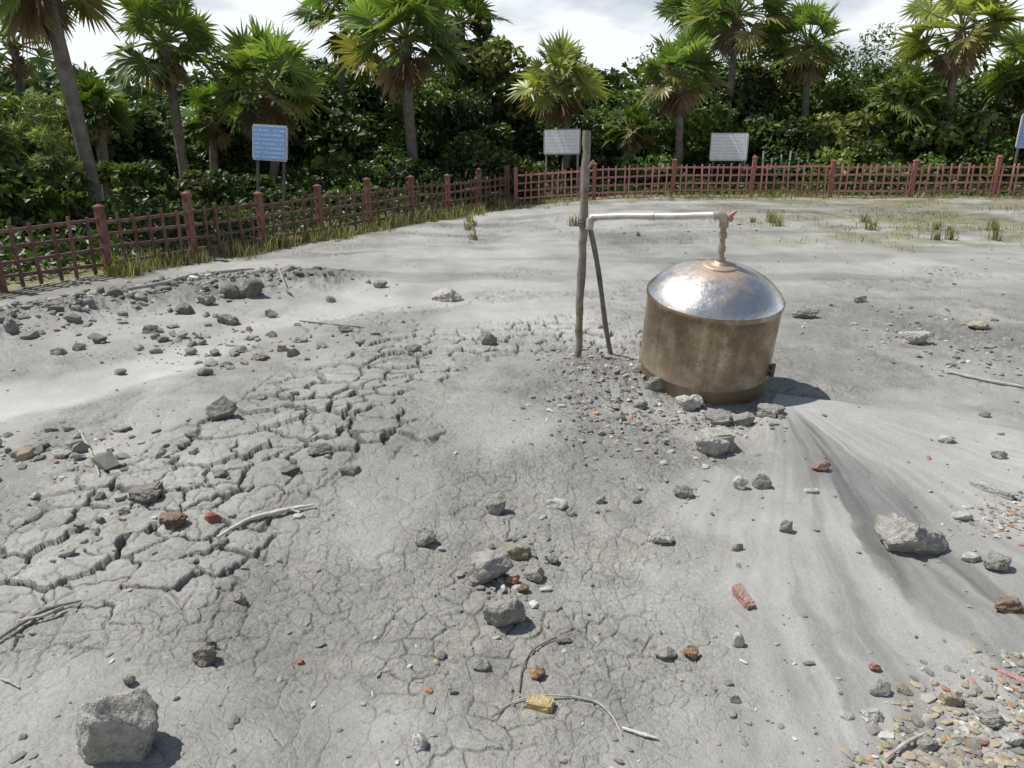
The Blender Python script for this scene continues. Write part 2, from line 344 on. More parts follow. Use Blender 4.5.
def brick(u,v,L,w,t,rz,col,name,tilt=0.1):
    b=on_ground(u,v)[0]
    bm=bmesh.new(); bmesh.ops.create_cube(bm,size=1); bmesh.ops.bevel(bm,geom=bm.edges[:],offset=.09,segments=2,affect='EDGES')
    bmesh.ops.subdivide_edges(bm,edges=bm.edges[:],cuts=2,use_grid_fill=True)
    bmesh.ops.triangulate(bm,faces=bm.faces[:]); vv=np.array([p.co[:] for p in bm.verts]); ff=np.array([[q.index for q in k.verts] for k in bm.faces]); bm.free()
    vv*=1+.34*(fbm(vv[:,0]*5+vv[:,2]*3+u,vv[:,1]*5+v,7,3)-.5)[:,None]
    vv=vv*np.array([L,w,t]); c,s=math.cos(tilt),math.sin(tilt); vv=vv@np.array([[c,0,s],[0,1,0],[-s,0,c]]); vv=rotz(vv,rz)
    cc=b+np.array([0,0,t*.4]); make_obj(name,[(vv+cc,ff,col)],[M_rock],loc=cc)
brick(743,601,.15,.055,.05,1.85,(.42,.23,.18),'brick_fragment',.2)
brick(540,705,.115,.065,.04,-.3,(.62,.46,.17),'brick_fragment',.05)
brick(692,404,.24,.15,.05,.7,W_,'concrete_slab_piece',.3)
brick(714,447,.26,.2,.15,.1,(.42,.41,.37),'concrete_slab_piece',.05)
brick(992,492,.27,.06,.045,-.95,W_,'concrete_slab_piece',.05)
brick(147,497,.2,.12,.07,.1,DK,'brick_fragment',.15)
brick(1008,674,.22,.035,.012,-.9,(.62,.28,.30),'plastic_strip',.1)
brick(419,744,.09,.05,.02,1.9,(.6,.6,.56),'concrete_slab_piece',.1)
brick(811,491,.09,.05,.02,-.1,W_,'concrete_slab_piece',.1)
TPL=[rockshape(1,np.random.default_rng(100+i),5,.15) for i in range(10)]
def scatter(name,P,S,cols,flat=.6,mat=None):
    n=len(P); rg=np.random.default_rng(len(P)); parts=[]
    k=rg.integers(0,10,n); zz=Hs(P[:,0],P[:,1])
    for t in range(10):
        m=np.where(k==t)[0]
        if len(m)==0: continue
        v,f=TPL[t]; a=rg.uniform(0,6.28,len(m)); sx=S[m]*rg.uniform(.8,1.6,len(m)); sy=S[m]*rg.uniform(.5,1.1,len(m)); sz=S[m]*flat*rg.uniform(.6,1.3,len(m))
        tl=rg.uniform(-.4,.4,len(m))
        vx=v[None,:,0]*sx[:,None]; vy=v[None,:,1]*sy[:,None]; vz=v[None,:,2]*sz[:,None]
        vx,vz=vx*np.cos(tl)[:,None]+vz*np.sin(tl)[:,None],-vx*np.sin(tl)[:,None]+vz*np.cos(tl)[:,None]
        wx=vx*np.cos(a)[:,None]-vy*np.sin(a)[:,None]; wy=vx*np.sin(a)[:,None]+vy*np.cos(a)[:,None]
        W=np.stack([wx+P[m,0][:,None],wy+P[m,1][:,None],vz+(zz[m]+sz*.2)[:,None]],-1).reshape(-1,3)
        Fm=(f[None]+(np.arange(len(m))*len(v))[:,None,None]).reshape(-1,3)
        parts.append((W,Fm,np.repeat(cols[m],len(v),0)))
    return make_obj(name,parts,[mat or M_peb])
def cols_from(n,pal,w,rg):
    pal=np.array(pal); c=pal[rg.choice(len(pal),n,p=np.array(w)/sum(w))]; return c*rg.uniform(.75,1.25,(n,1))
PAL=[GRY,DK,W_,TN,OR,RD,(.23,.224,.20)]
rg=np.random.default_rng(3)
n=1300; pu=rg.uniform(-60,1084,n); pv=200+580*rg.uniform(0,1,n)**.8; pp=on_ground(pu,np.clip(pv,232,780))[:,:2]
S=.006+.030*rg.uniform(0,1,n)**4; S*=(1+pp[:,1]*.07)
scatter('scattered_stones',pp,S,cols_from(n,PAL,[46,22,13,6,.7,1.4,16],rg))
def blob(n,u,v,su,sv): 
    return on_ground(u+su*rg.normal(size=n),np.clip(v+sv*rg.normal(size=n),225,900))[:,:2]
n=6500; pu=rg.uniform(835,1120,n); pv=rg.uniform(650,860,n); k=(pv-655)/110+(pu-835)/150+.35*rg.normal(size=n)>1.25; p=on_ground(pu[k],pv[k])[:,:2]
scatter('gravel',p,.007+.045*rg.uniform(0,1,len(p))**3.,cols_from(len(p),[GRY,DK,W_,TN,OR,RD,(.38,.33,.24)],[32,16,14,20,3,4,16],rg),.5)
p=blob(300,1010,518,28,12); scatter('gravel',p,.012+.03*rg.uniform(0,1,len(p))**2,cols_from(len(p),PAL,[30,10,25,20,4,3,9],rg),.5)
P=np.concatenate([blob(800,615,398,42,30),blob(300,600,366,30,8),blob(300,700,422,45,10),blob(130,510,575,30,24),blob(90,700,440,30,22),blob(30,690,495,25,14)])
scatter('rubble',P,.010+.05*rg.uniform(0,1,len(P))**3,cols_from(len(P),PAL,[36,26,9,4,.5,1.5,26],rg),.7)
bx=[];
for (a0,b0) in zip(FL[:-1],FL[1:]):
    t=rg.uniform(0,1,300)[:,None]; bx.append(np.array(a0)*(1-t)+np.array(b0)*t+rg.normal(size=(300,2))*np.array([.6,.45]))
P=np.concatenate(bx+[blob(260,230,345,75,13),blob(140,60,450,60,12)])
scatter('rubble',P,.018+.15*rg.uniform(0,1,len(P))**5,cols_from(len(P),PAL,[30,34,8,3,.5,.7,26],rg),.7)
P=np.concatenate([blob(260,930,330,60,16),blob(120,985,360,35,10),blob(60,760,225,130,4),blob(80,140,520,80,35),blob(70,960,270,50,15)])
scatter('rubble',P,.015+.07*rg.uniform(0,1,len(P))**4,cols_from(len(P),PAL,[40,18,14,8,.5,1,19],rg),.6)
def stick(name,uv,r,col,lift=.012,mat=None):
    P=on_ground([a[0] for a in uv],[a[1] for a in uv]); t=np.linspace(0,1,len(P)); tt=np.linspace(0,1,len(P)*5)
    Q=np.stack([np.interp(tt,t,P[:,k]) for k in range(3)],1); 
    for _ in range(2): Q[1:-1]=(Q[:-2]+Q[1:-1]*2+Q[2:])/4
    Q[:,2]=np.maximum(Q[:,2],Hs(Q[:,0],Q[:,1]))
    for _ in range(4): Q[1:-1,2]=(Q[:-2,2]+Q[1:-1,2]*2+Q[2:,2])/4
    Q[:,2]+=lift; Q+=rg.normal(size=Q.shape)*r*.06
    rr=r*np.interp(tt,[0,.7,1],[.75,1.1,.45])*rg.uniform(.9,1.1,len(tt)); c=Q.mean(0); make_obj(name,tube(Q,rr,7,col),[mat or M_wood],loc=c,smooth=True)
stick('driftwood_stick',[(218,543),(238,529),(262,520),(290,513),(315,508)],.015,(.62,.59,.52),.022)
stick('driftwood_stick',[(300,516),(290,513),(272,519)],.009,(.50,.48,.42),.022)
stick('driftwood_stick',[(-6,646),(22,628),(45,616),(82,604)],.012,(.20,.19,.17),.022)
stick('driftwood_stick',[(20,626),(48,622),(66,612)],.009,(.38,.36,.32),.03)
stick('twig',[(519,694),(522,668),(534,650),(553,640),(573,636)],.005,(.16,.13,.10))
stick('wire',[(490,716),(518,702),(540,697),(572,698),(598,705),(614,722),(622,738)],.004,(.42,.40,.36),.012)
stick('twig',[(622,730),(640,736),(658,741)],.008,(.6,.58,.53))
stick('driftwood_stick',[(128,294),(170,286),(215,278),(255,272)],.035,(.40,.39,.35),.06)
stick('driftwood_stick',[(940,372),(985,382),(1030,391)],.018,(.46,.44,.39),.02)
stick('driftwood_stick',[(275,272),(285,282),(292,296)],.02,(.3,.28,.25),.05)
stick('driftwood_stick',[(884,764),(905,748),(925,738)],.008,(.5,.47,.42),.03)
stick('twig',[(30,500),(38,494)],.01,(.6,.58,.54)); stick('twig',[(300,322),(340,326),(365,328)],.015,(.3,.29,.26))
stick('twig',[(80,432),(92,455),(100,478)],.012,(.36,.35,.32)); stick('twig',[(20,690),(10,684),(0,680)],.006,(.5,.48,.44))
# ---------------------------------------------------------------- steel tank
def mat_steel(name,base,stain,r0,r1,vertical):
    g=NT(name); Oc=g.pos('Object'); 
    mp=g.n('ShaderNodeMapping',Vector=Oc,Scale=(9.,9.,.9) if vertical else (3.,3.,3.)).outputs[0]
    n1=g.noise(mp,1.,5,.65); n2=g.noise(Oc,4,6,.7); n3=g.noise(Oc,40,3); n4=g.noise(Oc,14,4,.7)
    c=g.mix(g.ramp(n1,(.36,.62,0,1)),base,stain); c=g.mix(g.math('MULTIPLY',g.ramp(n2,(.44,.60,0,1)),.8 if vertical else .5),c,(.26,.18,.11) if vertical else (.60,.50,.40))
    c=g.mix(g.math('MULTIPLY',g.ramp(n4,(.54,.66,0,1)),.5 if vertical else .28),c,(.16,.11,.075) if vertical else (.42,.30,.20))
    sepz=g.n('ShaderNodeSeparateXYZ',Vector=Oc).outputs[2]
    if vertical:
        dirt=g.math('MULTIPLY',g.ramp(g.math('ADD',sepz,g.math('MULTIPLY',n2,-.55)),(-.15,.30,1,.12)),.85,True)
        edge=g.math('MULTIPLY',g.ramp(g.math('ADD',sepz,g.math('MULTIPLY',n1,.10)),(.96,1.02,0,1)),.5,True); c=g.mix(edge,c,(.16,.10,.06))
    else:
        ln=g.n('ShaderNodeVectorMath',{'operation':'LENGTH'},_0=g.n('ShaderNodeVectorMath',{'operation':'MULTIPLY'},_0=Oc,_1=(1,1,0)).outputs[0]).outputs['Value']
        dirt=g.math('MULTIPLY',g.ramp(g.math('ADD',ln,g.math('MULTIPLY',n2,-.6)),(-.20,.15,1,0)),.8,True)
    c=g.mix(dirt,c,(.23,.18,.125) if vertical else (.42,.29,.19))
    ro=g.math('ADD',g.math('ADD',g.ramp(n1,(.3,.7,r0,r1)),g.ramp(n2,(.4,.65,0,.12))),g.math('MULTIPLY',dirt,.35)); me_=g.math('SUBTRACT',1.,g.math('MULTIPLY',dirt,.7 if vertical else .3))
    return g.fin(g.bsdf(c,ro,g.math('ADD',g.math('MULTIPLY',n2,1.),g.math('MULTIPLY',n3,.06)),.008,me_,.5))
TX,TY=1.86,6.95; TR=.615; TH=.955; TZ=.03
tank=empty('steel_tank',(TX,TY,TZ))
bodyE=bpy.data.objects.new('vessel',None); sc.collection.objects.link(bodyE); bodyE.parent=tank; TLT=math.radians(10.5); bodyE.rotation_euler=(TLT,math.radians(1.6),0)
Mb=mat_steel('tank_body_steel',(.56,.49,.39),(.36,.29,.21),.24,.42,True); Md=mat_steel('tank_dome_steel',(.93,.91,.87),(.82,.77,.70),.17,.32,False)
body=[(TR*.99,-.35),(TR*.99,0),(TR,.02),(TR,.24),(TR+.004,.246),(TR+.004,.258),(TR,.264),(TR,TH-.05),(TR+.006,TH-.045),(TR+.012,TH-.03),(TR+.012,TH),(TR+.004,TH+.008)]
dome=[]
for k in range(24):
    a=k/23; rr=(TR+.004)*(1-a)+.15*a; q=rr/(TR+.004); dome.append((rr,TH+.008+.27*(1-q**2.3)**.85))
zt=dome[-1][1]
cap=[(.155,zt-.004),(.158,zt+.010),(.148,zt+.015),(.10,zt+.020),(.06,zt+.024),(.058,zt+.045),(.03,zt+.047),(.0005,zt+.047)]
make_obj('body',[lathe(body,128)],[Mb],True,bodyE); make_obj('dome_top',[lathe(dome,128)],[Md],True,bodyE); make_obj('cap_plate',[lathe(cap,64)],[Md],True,bodyE)
aa=math.radians(-32); d=np.array([math.cos(aa),math.sin(aa),0])
make_obj('outlet_valve',tube([d*(TR-.02)+[0,0,.34],d*(TR+.05)+[0,0,.34]],.03,14,(.10,.08,.06))+tube([d*(TR+.035)+[0,0,.29],d*(TR+.035)+[0,0,.41]],.024,12,(.09,.07,.05))+tube([d*(TR-.0)+[0,0,.34],d*(TR+.012)+[0,0,.34]],.055,18,(.16,.12,.09)),[M_pipe],True,bodyE)
ty2=math.radians(1.6)
cx_=TX+(zt+.03)*math.sin(ty2); cy_=TY-(zt+.03)*math.sin(TLT); cz_=TZ+(zt+.03)*math.cos(TLT)
ZP=1.69
rise=tube([[cx_,cy_,cz_-.02],[cx_,cy_,ZP-.06]],.026,16,(.30,.25,.19))
hh0=ZP-cz_
for q,rr,hh in((.06,.042,.04),(.30,.036,.05),(.58,.038,.05),(.80,.042,.05)): rise+=tube([[cx_,cy_,cz_+hh0*q-hh/2],[cx_,cy_,cz_+hh0*q+hh/2]],rr,12,(.32,.25,.18))
rise+=tube([[cx_,cy_,ZP-.06],[cx_+.05,cy_-.02,ZP-.0],[cx_+.09,cy_-.04,ZP+.04]],[.018,.024,.010],10,(.42,.17,.13))
rise+=tube([[cx_+.03,cy_-.02,ZP-.02],[cx_+.065,cy_-.03,ZP-.045]],.022,10,(.42,.16,.12))
ro_=make_obj('riser_pipe',rise,[M_pipe],True,None,loc=(TX,TY,TZ)); ro_.location=(0,0,0); ro_.parent=tank
PX,PY=.755,7.75
pipe=empty('water_pipe',(0,0,0))
pl=np.array([PX+.02,PY-.12,1.57]); pr=np.array([cx_,cy_,ZP])
e1=pl+(pr-pl)*.035
LP=(.50,.47,.41)
pp_=tube([pl+(pr-pl)*.02,pl*.7+pr*.3+[0,0,.008],pl*.35+pr*.65+[0,0,-.005],pr-(pr-pl)*.03],.033,16,LP)
make_obj('horizontal_pipe',pp_,[M_pipe],True,pipe)
make_obj('elbow_left',tube([e1+[.04,0,0],e1+[.0,0,-.005],e1+[-.025,.0,-.03],e1+[-.03,0,-.12]],[.038,.042,.042,.038],14,(.42,.38,.31)),[M_pipe],True,pipe)
make_obj('elbow_right',tube([pr+[-.10,.01,-.006],pr+[-.035,0,0],pr+[-.006,0,-.02],pr+[0,0,-.10]],[.038,.042,.042,.036],14,(.42,.36,.29)),[M_pipe],True,pipe)
make_obj('coupling',tube([pl*.5+pr*.5-(pr-pl)*.02,pl*.5+pr*.5+(pr-pl)*.02],.039,14,(.5,.47,.4)),[M_pipe],True,pipe)
zz=np.linspace(-.15,2.40,26); jit=rg.normal(size=(26,2))*.005
Q=np.stack([PX-.035+.03*zz/2.4+jit[:,0],np.full(26,PY)+jit[:,1],zz],1)
post=tube(Q,.040*rg.uniform(.9,1.1,26)*np.where((zz>.9)&(zz<1.6),1.1,1),10,(.23,.20,.155))
for zq in(1.47,1.5,1.53): 
    a=np.linspace(0,6.28,14); post+=tube(np.stack([PX-.01+.055*np.cos(a),PY+.055*np.sin(a)-.01,zq+.01*np.sin(a*2)],1),.006,5,(.08,.07,.06),cap=False)
post+=tube([[PX+.01,PY-.03,2.05],[PX+.06,PY-.06,2.12]],[.02,.012],7,(.25,.21,.16))
make_obj('wooden_post',post,[M_wood],True)
sb=on_ground(613,354)[0]; Q=np.linspace(np.array([PX+.05,PY+.02,1.46]),sb-[0,0,.1],14); Q[:,0]+=.012*np.sin(np.linspace(0,6,14))
make_obj('wooden_strut',tube(Q,.027*rg.uniform(.9,1.1,14),8,(.20,.17,.13)),[M_wood],True)
# ---------------------------------------------------------------- fence
def fence(name,a,b,step,pk,rails,cpost,crail,hp=1.18,pw=.12):
    a=np.array(a);b=np.array(b);L=np.linalg.norm(b-a);d=(b-a)/L; parts=[]; n=int(L/step)
    g=np.random.default_rng(5)
    nor=np.array([-d[1],d[0]])
    pts=[a+d*k*L/n for k in range(n+1)]
    zs=terrain(np.array([p[0] for p in pts]),np.array([p[1] for p in pts]),False)
    for p,z0 in zip(pts,zs):
        w=pw; c=np.array(cpost)*g.uniform(.75,1.25); tl=g.normal(size=2)*.02; h=hp*g.uniform(.95,1.06)
        top=np.array([p[0]+tl[0],p[1]+tl[1],z0+h]); parts.append(beam([p[0],p[1],z0-.2],top,w,w,c,0,up=(d[0],d[1],0)))
        parts.append(beam(top,top+[0,0,.03],w+.03,w+.03,c,0,up=(d[0],d[1],0)))
        ap=top+[0,0,.07]; s=(w+.02)/2; q=top+[0,0,.03]; D=np.array([d[0],d[1],0]);N=np.array([nor[0],nor[1],0])
        parts.append((np.array([q-D*s-N*s,q+D*s-N*s,q+D*s+N*s,q-D*s+N*s,ap]),np.array([[0,1,4],[1,2,4],[2,3,4],[3,0,4]]),c,0))
    for k in range(n):
        p,q=pts[k],pts[k+1]; 
        for hr in rails:
            c=np.array(crail)*g.uniform(.7,1.25); j=g.normal()*.015
            parts.append(beam([p[0],p[1],zs[k]+hr+j],[q[0],q[1],zs[k+1]+hr+g.normal()*.018],.045,.055,c,0))
        m=int(round(L/n/pk))
        for i in range(1,m):
            t=i/m+g.normal()*.012; x=p+(q-p)*t+nor*-.046; z0=zs[k]*(1-t)+zs[k+1]*t; c=np.array(crail)*g.uniform(.7,1.25)
            parts.append(beam([x[0],x[1],z0+.02],[x[0]+g.normal()*.02,x[1],z0+rails[-1]+.10+g.normal()*.025],.045,.045,c,0,up=(d[0],d[1],0)))
    return make_obj(name,parts,[M_paint],loc=(a[0],a[1],0))
fence('wooden_fence',FENCE_L0,FENCE_C,1.75,.30,(.18,.42,.66,.90),(.17,.07,.055),(.13,.07,.055))  # left run in darker brown: its backlit shade is put into the colours
fence('wooden_fence',(FENCE_C[0]+.3,FENCE_C[1]),FENCE_R,2.4,.24,(.2,.45,.70,.95),(.34,.12,.10),(.50,.23,.20))  # same fence in lighter pink: the sunlit look is put into the colours
# ---------------------------------------------------------------- signs
def mat_sign(name,bg,ink,band):
    g=NT(name); Oc=g.pos('Object'); s=g.n('ShaderNodeSeparateXYZ',Vector=Oc)
    row=g.math('FRACT',g.math('MULTIPLY',s.outputs[2],9.)); r1=g.math('GREATER_THAN',row,.55)
    cell=g.n('ShaderNodeCombineXYZ',X=g.math('MULTIPLY',s.outputs[0],22.),Y=0.,Z=g.math('MULTIPLY',g.math('FLOOR',g.math('MULTIPLY',s.outputs[2],9.)),3.7))
    tx=g.math('GREATER_THAN',g.noise(cell.outputs[0],1.,1),.47); ed=g.math('LESS_THAN',g.math('ABSOLUTE',s.outputs[0]),band)
    f=g.math('MULTIPLY',g.math('MULTIPLY',r1,tx),ed)
    c=g.mix(g.math('MULTIPLY',f,.45),bg,ink); c=g.mix(g.math('MULTIPLY',g.ramp(g.noise(Oc,4,4),(.45,.7,0,1)),.25),c,(.5,.48,.43))
    return g.fin(g.bsdf(c,.5,spec=.4))
def sign(u,v,w,h,Y,legs,mat,frame,legcol,rot=0,roll=0,name='information_sign',tilt=0):
    c=at(u,v,Y); dep=Y*cp+(CH-c[2])*sp; W=w/FPX*dep; Hh=h/FPX*dep; e=empty(name,c); e.rotation_euler=(tilt,roll,rot)
    make_obj('panel',[beam([0,-.02,-Hh/2],[0,-.02,Hh/2],W,.03,(1,1,1),0,up=(0,1,0))],[mat],parent=e)
    fr=[beam([-W/2-.02,0,k*(Hh/2+.02)],[W/2+.02,0,k*(Hh/2+.02)],.06,.05,frame) for k in(-1,1)]+[beam([k*(W/2+.02),0,-Hh/2+.005],[k*(W/2+.02),0,Hh/2-.005],.05,.06,frame,up=(0,1,0)) for k in(-1,1)]
    make_obj('frame',fr,[M_board],parent=e)
    zb=float(terrain(np.array([c[0]]),np.array([Y]),False)[0])-c[2]-.1
    make_obj('legs',[beam([k*W*legs,.05,Hh/2],[k*W*legs,.05,zb],.06,.06,legcol,up=(0,1,0)) for k in(-1,1)],[M_board],parent=e)
Ms1=mat_sign('blue_sign_print',(.20,.38,.72),(.8,.85,.9),.45); Ms2=mat_sign('white_sign_print',(.82,.82,.81),(.45,.47,.50),.55)
sign(270,143,35,31,20.5,.42,Ms1,(.5,.52,.55),(.12,.11,.10),-.25,.05,tilt=-.12)
sign(562,142,35,22,27.2,.46,Ms2,(.35,.33,.30),(.30,.29,.27),-.25,-.02,tilt=-.10)
sign(729,147,34,24,27.5,.42,Ms2,(.55,.56,.54),(.16,.15,.14),-.25,0,tilt=-.10)
sign(1036,131,30,30,26.5,.42,Ms1,(.55,.56,.54),(.16,.15,.14),-.1,0)
rp=[]
for k in range(9):
    b=at(745+k*9,160,28.5); z0=.3; rp+=tube([[b[0],28.5,z0-.1],[b[0],28.5,1.45+.12*(k%3)]],.035,6,(.55,.55,.52))
rp+=tube([at(745,158,28.5)*[1,1,0]+[0,0,1.05],at(817,158,28.5)*[1,1,0]+[0,0,1.05]],.03,6,(.5,.5,.48))
make_obj('railing',rp,[M_board])
# ---------------------------------------------------------------- vegetation
def leaves(C,N,sz,rg,asp=.55,up=.5):
    n=len(C); nr=rg.normal(size=(n,3))*.8+N*.9; nr[:,2]+=up; nr/=np.linalg.norm(nr,axis=1)[:,None]
    t=rg.normal(size=(n,3)); t-=nr*(t*nr).sum(1)[:,None]; t/=np.linalg.norm(t,axis=1)[:,None]; b=np.cross(nr,t)
    s=(sz*rg.uniform(.6,1.35,n))[:,None]
    V=np.stack([C-t*s,C+b*s*asp-t*s*.1,C+t*s-nr*s*.25,C-b*s*asp-t*s*.1],1).reshape(-1,3)
    return V,np.arange(4*n).reshape(-1,4)
def tree(name,x,y,h,rad,seed,col,nl=4200,leaf=.145,z0=.1,crown0=.25,asp=.55,ncl=26):
    g=np.random.default_rng(seed); parts=[]
    hz=h-z0; cc=[];cr=[]
    for k in range(ncl):
        d=g.normal(size=3); d/=np.linalg.norm(d); q=g.uniform(.35,1.0); d[1]=-abs(d[1]) if g.uniform()<.5 else d[1]
        hc=z0+hz*(crown0+(1-crown0)*.5); c=np.array([x,y,hc])+d*q*np.array([rad,rad,hz*(1-crown0)*.5*g.uniform(.85,1.1)]); cc.append(c); cr.append(rad*g.uniform(.16,.42))
    cc=np.array(cc);cr=np.array(cr)
    tr=(.13,.11,.085)
    lean=g.normal(size=2)*.25
    top=np.array([x+lean[0],y+lean[1],z0+hz*.72]); base=np.array([x,y,z0-.2])
    parts+=tube(np.array([base,base*.6+top*.4+[.1,0,0],top]),[.04*h*.55,.03*h*.5,.012*h*.5],8,tr,1)
    for k in range(0,ncl,2):
        s=base+(top-base)*g.uniform(.35,.9); m=(s+cc[k])/2+[0,0,.15]; parts+=tube([s,m,cc[k]],[.05,.035,.012],5,tr,1,cap=False)
    idx=g.integers(0,ncl,nl); d=g.normal(size=(nl,3)); d/=np.linalg.norm(d,axis=1)[:,None]
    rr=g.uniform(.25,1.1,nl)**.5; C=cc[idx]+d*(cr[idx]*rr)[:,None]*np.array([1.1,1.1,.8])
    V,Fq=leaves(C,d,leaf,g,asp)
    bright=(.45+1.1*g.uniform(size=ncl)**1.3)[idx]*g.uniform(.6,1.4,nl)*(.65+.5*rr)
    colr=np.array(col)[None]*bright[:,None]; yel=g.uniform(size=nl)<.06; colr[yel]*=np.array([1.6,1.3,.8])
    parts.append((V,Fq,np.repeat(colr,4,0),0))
    return make_obj(name,parts,[M_leaf,M_bark],loc=(x,y,z0))
DG=(.045,.080,.020); MG=(.078,.13,.026); LG=(.14,.19,.045); OG=(.11,.13,.035)
def tree_at(u,vtop,Y,rpx,seed,col,name='broadleaf_tree',**k):
    c=at(u,vtop,Y); return tree(name,c[0],Y,c[2],rpx/FPX*Y,seed,col,**k)
TL=[(20,105,24,60,MG),(110,95,27,55,DG),(75,85,31,55,OG),(205,55,31,60,DG),(255,50,34,55,MG),(320,60,33,50,MG),(300,65,30,60,DG),(360,48,36,60,DG),(440,30,36,48,MG),(480,18,33,46,OG),
 (520,78,34,42,DG),(395,85,30,60,MG),(460,95,30,50,DG),(575,50,38,46,DG),(610,80,35,42,MG),(640,95,32,45,MG),(690,14,40,58,MG),(735,60,35,60,DG),(780,26,38,52,OG),(830,48,35,50,MG),(870,30,37,52,MG),
 (905,80,31,48,LG),(840,110,30,40,OG),(985,78,34,52,DG),(935,62,36,50,MG),(1030,46,33,55,MG),(690,105,31,45,MG),(770,110,31,50,DG),(560,110,32,45,DG),(1000,110,30,45,OG),(150,110,29,50,DG),(235,110,29,50,MG),
 (-60,60,26,90,DG),(1110,40,32,70,MG),(-150,40,22,100,DG),(1200,30,30,90,DG)]
for i_,(u,v,Y_,rp_,c) in enumerate(TL):
    tree_at(u,v,Y_,rp_,200+i_,c,crown0=.12,leaf=.12+.05*((i_*7)%5)/4,asp=.35+.3*((i_*3)%4)/3,nl=4200+(400 if (i_%3) else 1200))
for i_,(u,v,Y_,rp_,c) in enumerate([(325,142,24.5,24,LG),(350,175,23,22,MG),(135,150,19,38,MG),(20,160,15.5,45,MG),(70,175,16,30,LG),(435,165,25.5,35,DG),(480,135,27.5,40,MG),(385,150,26,35,DG),(600,150,28.5,35,DG),
    (650,155,28.5,35,MG),(520,160,28,30,OG),(880,145,28.5,45,MG),(830,150,28.5,35,LG),(930,150,29,35,MG),(1000,140,28.5,40,MG),(700,160,29,40,DG),(770,158,29.5,45,DG),(210,165,21,35,DG),(260,170,22,35,DG),(300,170,23.5,28,MG),(180,170,20,25,OG)]):
    tree_at(u,v,Y_,rp_,400+i_,c,name='shrub',nl=2200,leaf=.10,crown0=.02,ncl=16)
for i_,(u,v,Y_,rp_) in enumerate([(8,95,17,38),(55,130,16.5,24),(-30,90,16,40),(48,80,21,26)]):
    tree_at(u,v,Y_,rp_,500+i_,(.17,.22,.07),name='casuarina_tree',nl=6500,leaf=.17,crown0=.05,asp=.10,ncl=30)
g=np.random.default_rng(9); n=36000
xs=g.uniform(-75,75,n); ys=g.uniform(42,56,n); top=4.0+2.6*fbm(xs*.25,ys*.2,5,3); zz=top*g.uniform(0,1,n)**.7
V,Fq=leaves(np.stack([xs,ys,zz],1),np.zeros((n,3)),.36,g)
fc_=np.array(DG)[None]*g.uniform(.5,1.4,(n,1)); make_obj('distant_forest',[(V,Fq,np.repeat(fc_,4,0))],[M_leaf])
n=40000
L0=np.array(FENCE_L0);C0=np.array(FENCE_C);R0=np.array(FENCE_R)
q=g.uniform(0,1,n); half=g.uniform(0,1,n)<.5; base=np.where(half[:,None],L0+(C0-L0)*(g.uniform(0,1,n)[:,None]),C0+(R0-C0)*(g.uniform(0,1,n)[:,None]))
nl_=np.array([-(C0-L0)[1],(C0-L0)[0]])/np.linalg.norm(C0-L0); nr_=np.array([0.04,1.])
off=(.5+5*q); base=base+np.where(half[:,None],nl_,nr_)*off[:,None]
hh=(.10+1.2*fbm(base[:,0]*.6,base[:,1]*.6,55,3)*np.clip(off/3,0,1))*g.uniform(0,1,n)
V,Fq=leaves(np.stack([base[:,0],base[:,1],.1+.2*(~half)+hh],1),np.zeros((n,3)),.08,g)
cl=np.where((g.uniform(size=n)<.3)[:,None],np.array(MG),np.array(DG))*g.uniform(.5,1.3,(n,1)); make_obj('undergrowth',[(V,Fq,np.repeat(cl,4,0))],[M_leaf])
def grass_obj(name,P,hgt,col,rg):
    n=len(P); z0=Hs(P[:,0],P[:,1]); a=rg.uniform(0,6.28,n); w=.005+hgt*.014; ln=hgt*rg.uniform(.1,.7,n)
    d=np.stack([np.cos(a),np.sin(a),0*a],1); s=np.stack([-np.sin(a),np.cos(a),0*a],1)
    B=np.stack([P[:,0],P[:,1],z0-.01],1); M=B+d*ln[:,None]*.35; M[:,2]+=hgt*.6; T=B+d*ln[:,None]; T[:,2]+=hgt
    w=w[:,None]
    V=np.stack([B-s*w,B+s*w,M+s*w*.7,M-s*w*.7,T+s*w*.1,T-s*w*.1],1).reshape(-1,3)
    k=np.arange(n)[:,None]*6; Fq=np.concatenate([k+np.array([[0,1,2,3]]),k+np.array([[3,2,4,5]])])
    return make_obj(name,[(V,Fq,np.repeat(col,6,0))],[M_leaf])
def tufts(nt,fn,nb,spread,hr,rg):
    c=fn(nt); sz=rg.uniform(.35,1.3,nt); i=np.repeat(np.arange(nt),nb); P=c[i]+rg.normal(size=(len(i),2))*(spread*sz[i])[:,None]; return P,rg.uniform(*hr,len(i))*sz[i]
g=np.random.default_rng(21)
def fl(n): 
    t=g.uniform(.38,1,n)[:,None]; return L0+(C0-L0)*t-nl_*(g.normal(size=(n,1))*.3+.12)
def fr_(n):
    t=g.uniform(0,1,n)[:,None]; return C0+(R0-C0)*t-nr_*(np.abs(g.normal(size=(n,1)))*.6)
def ra(n):
    x=g.uniform(5,20,n*4); y=18.5+2.6*g.normal(size=n*4); k=terrain(x,y)[4]>.3; return np.stack([x[k],y[k]],1)[:n]
def pts(n): 
    b=on_ground(g.choice([472,573,756,772,868,936,948,993,1012,690,640],n)+g.normal(size=n)*3,g.choice([226,222,230,236,240],n))[:,:2]; return b
PP=[];HH=[]
for f,nt,nb,sd,hr in((fl,280,26,.12,(.10,.36)),(fr_,200,20,.12,(.06,.24)),(ra,240,26,.25,(.03,.13)),(pts,20,46,.05,(.12,.34))):
    c_=f(nt); p,h=tufts(len(c_),lambda n_:c_,nb,sd,hr,g); PP.append(p);HH.append(h)
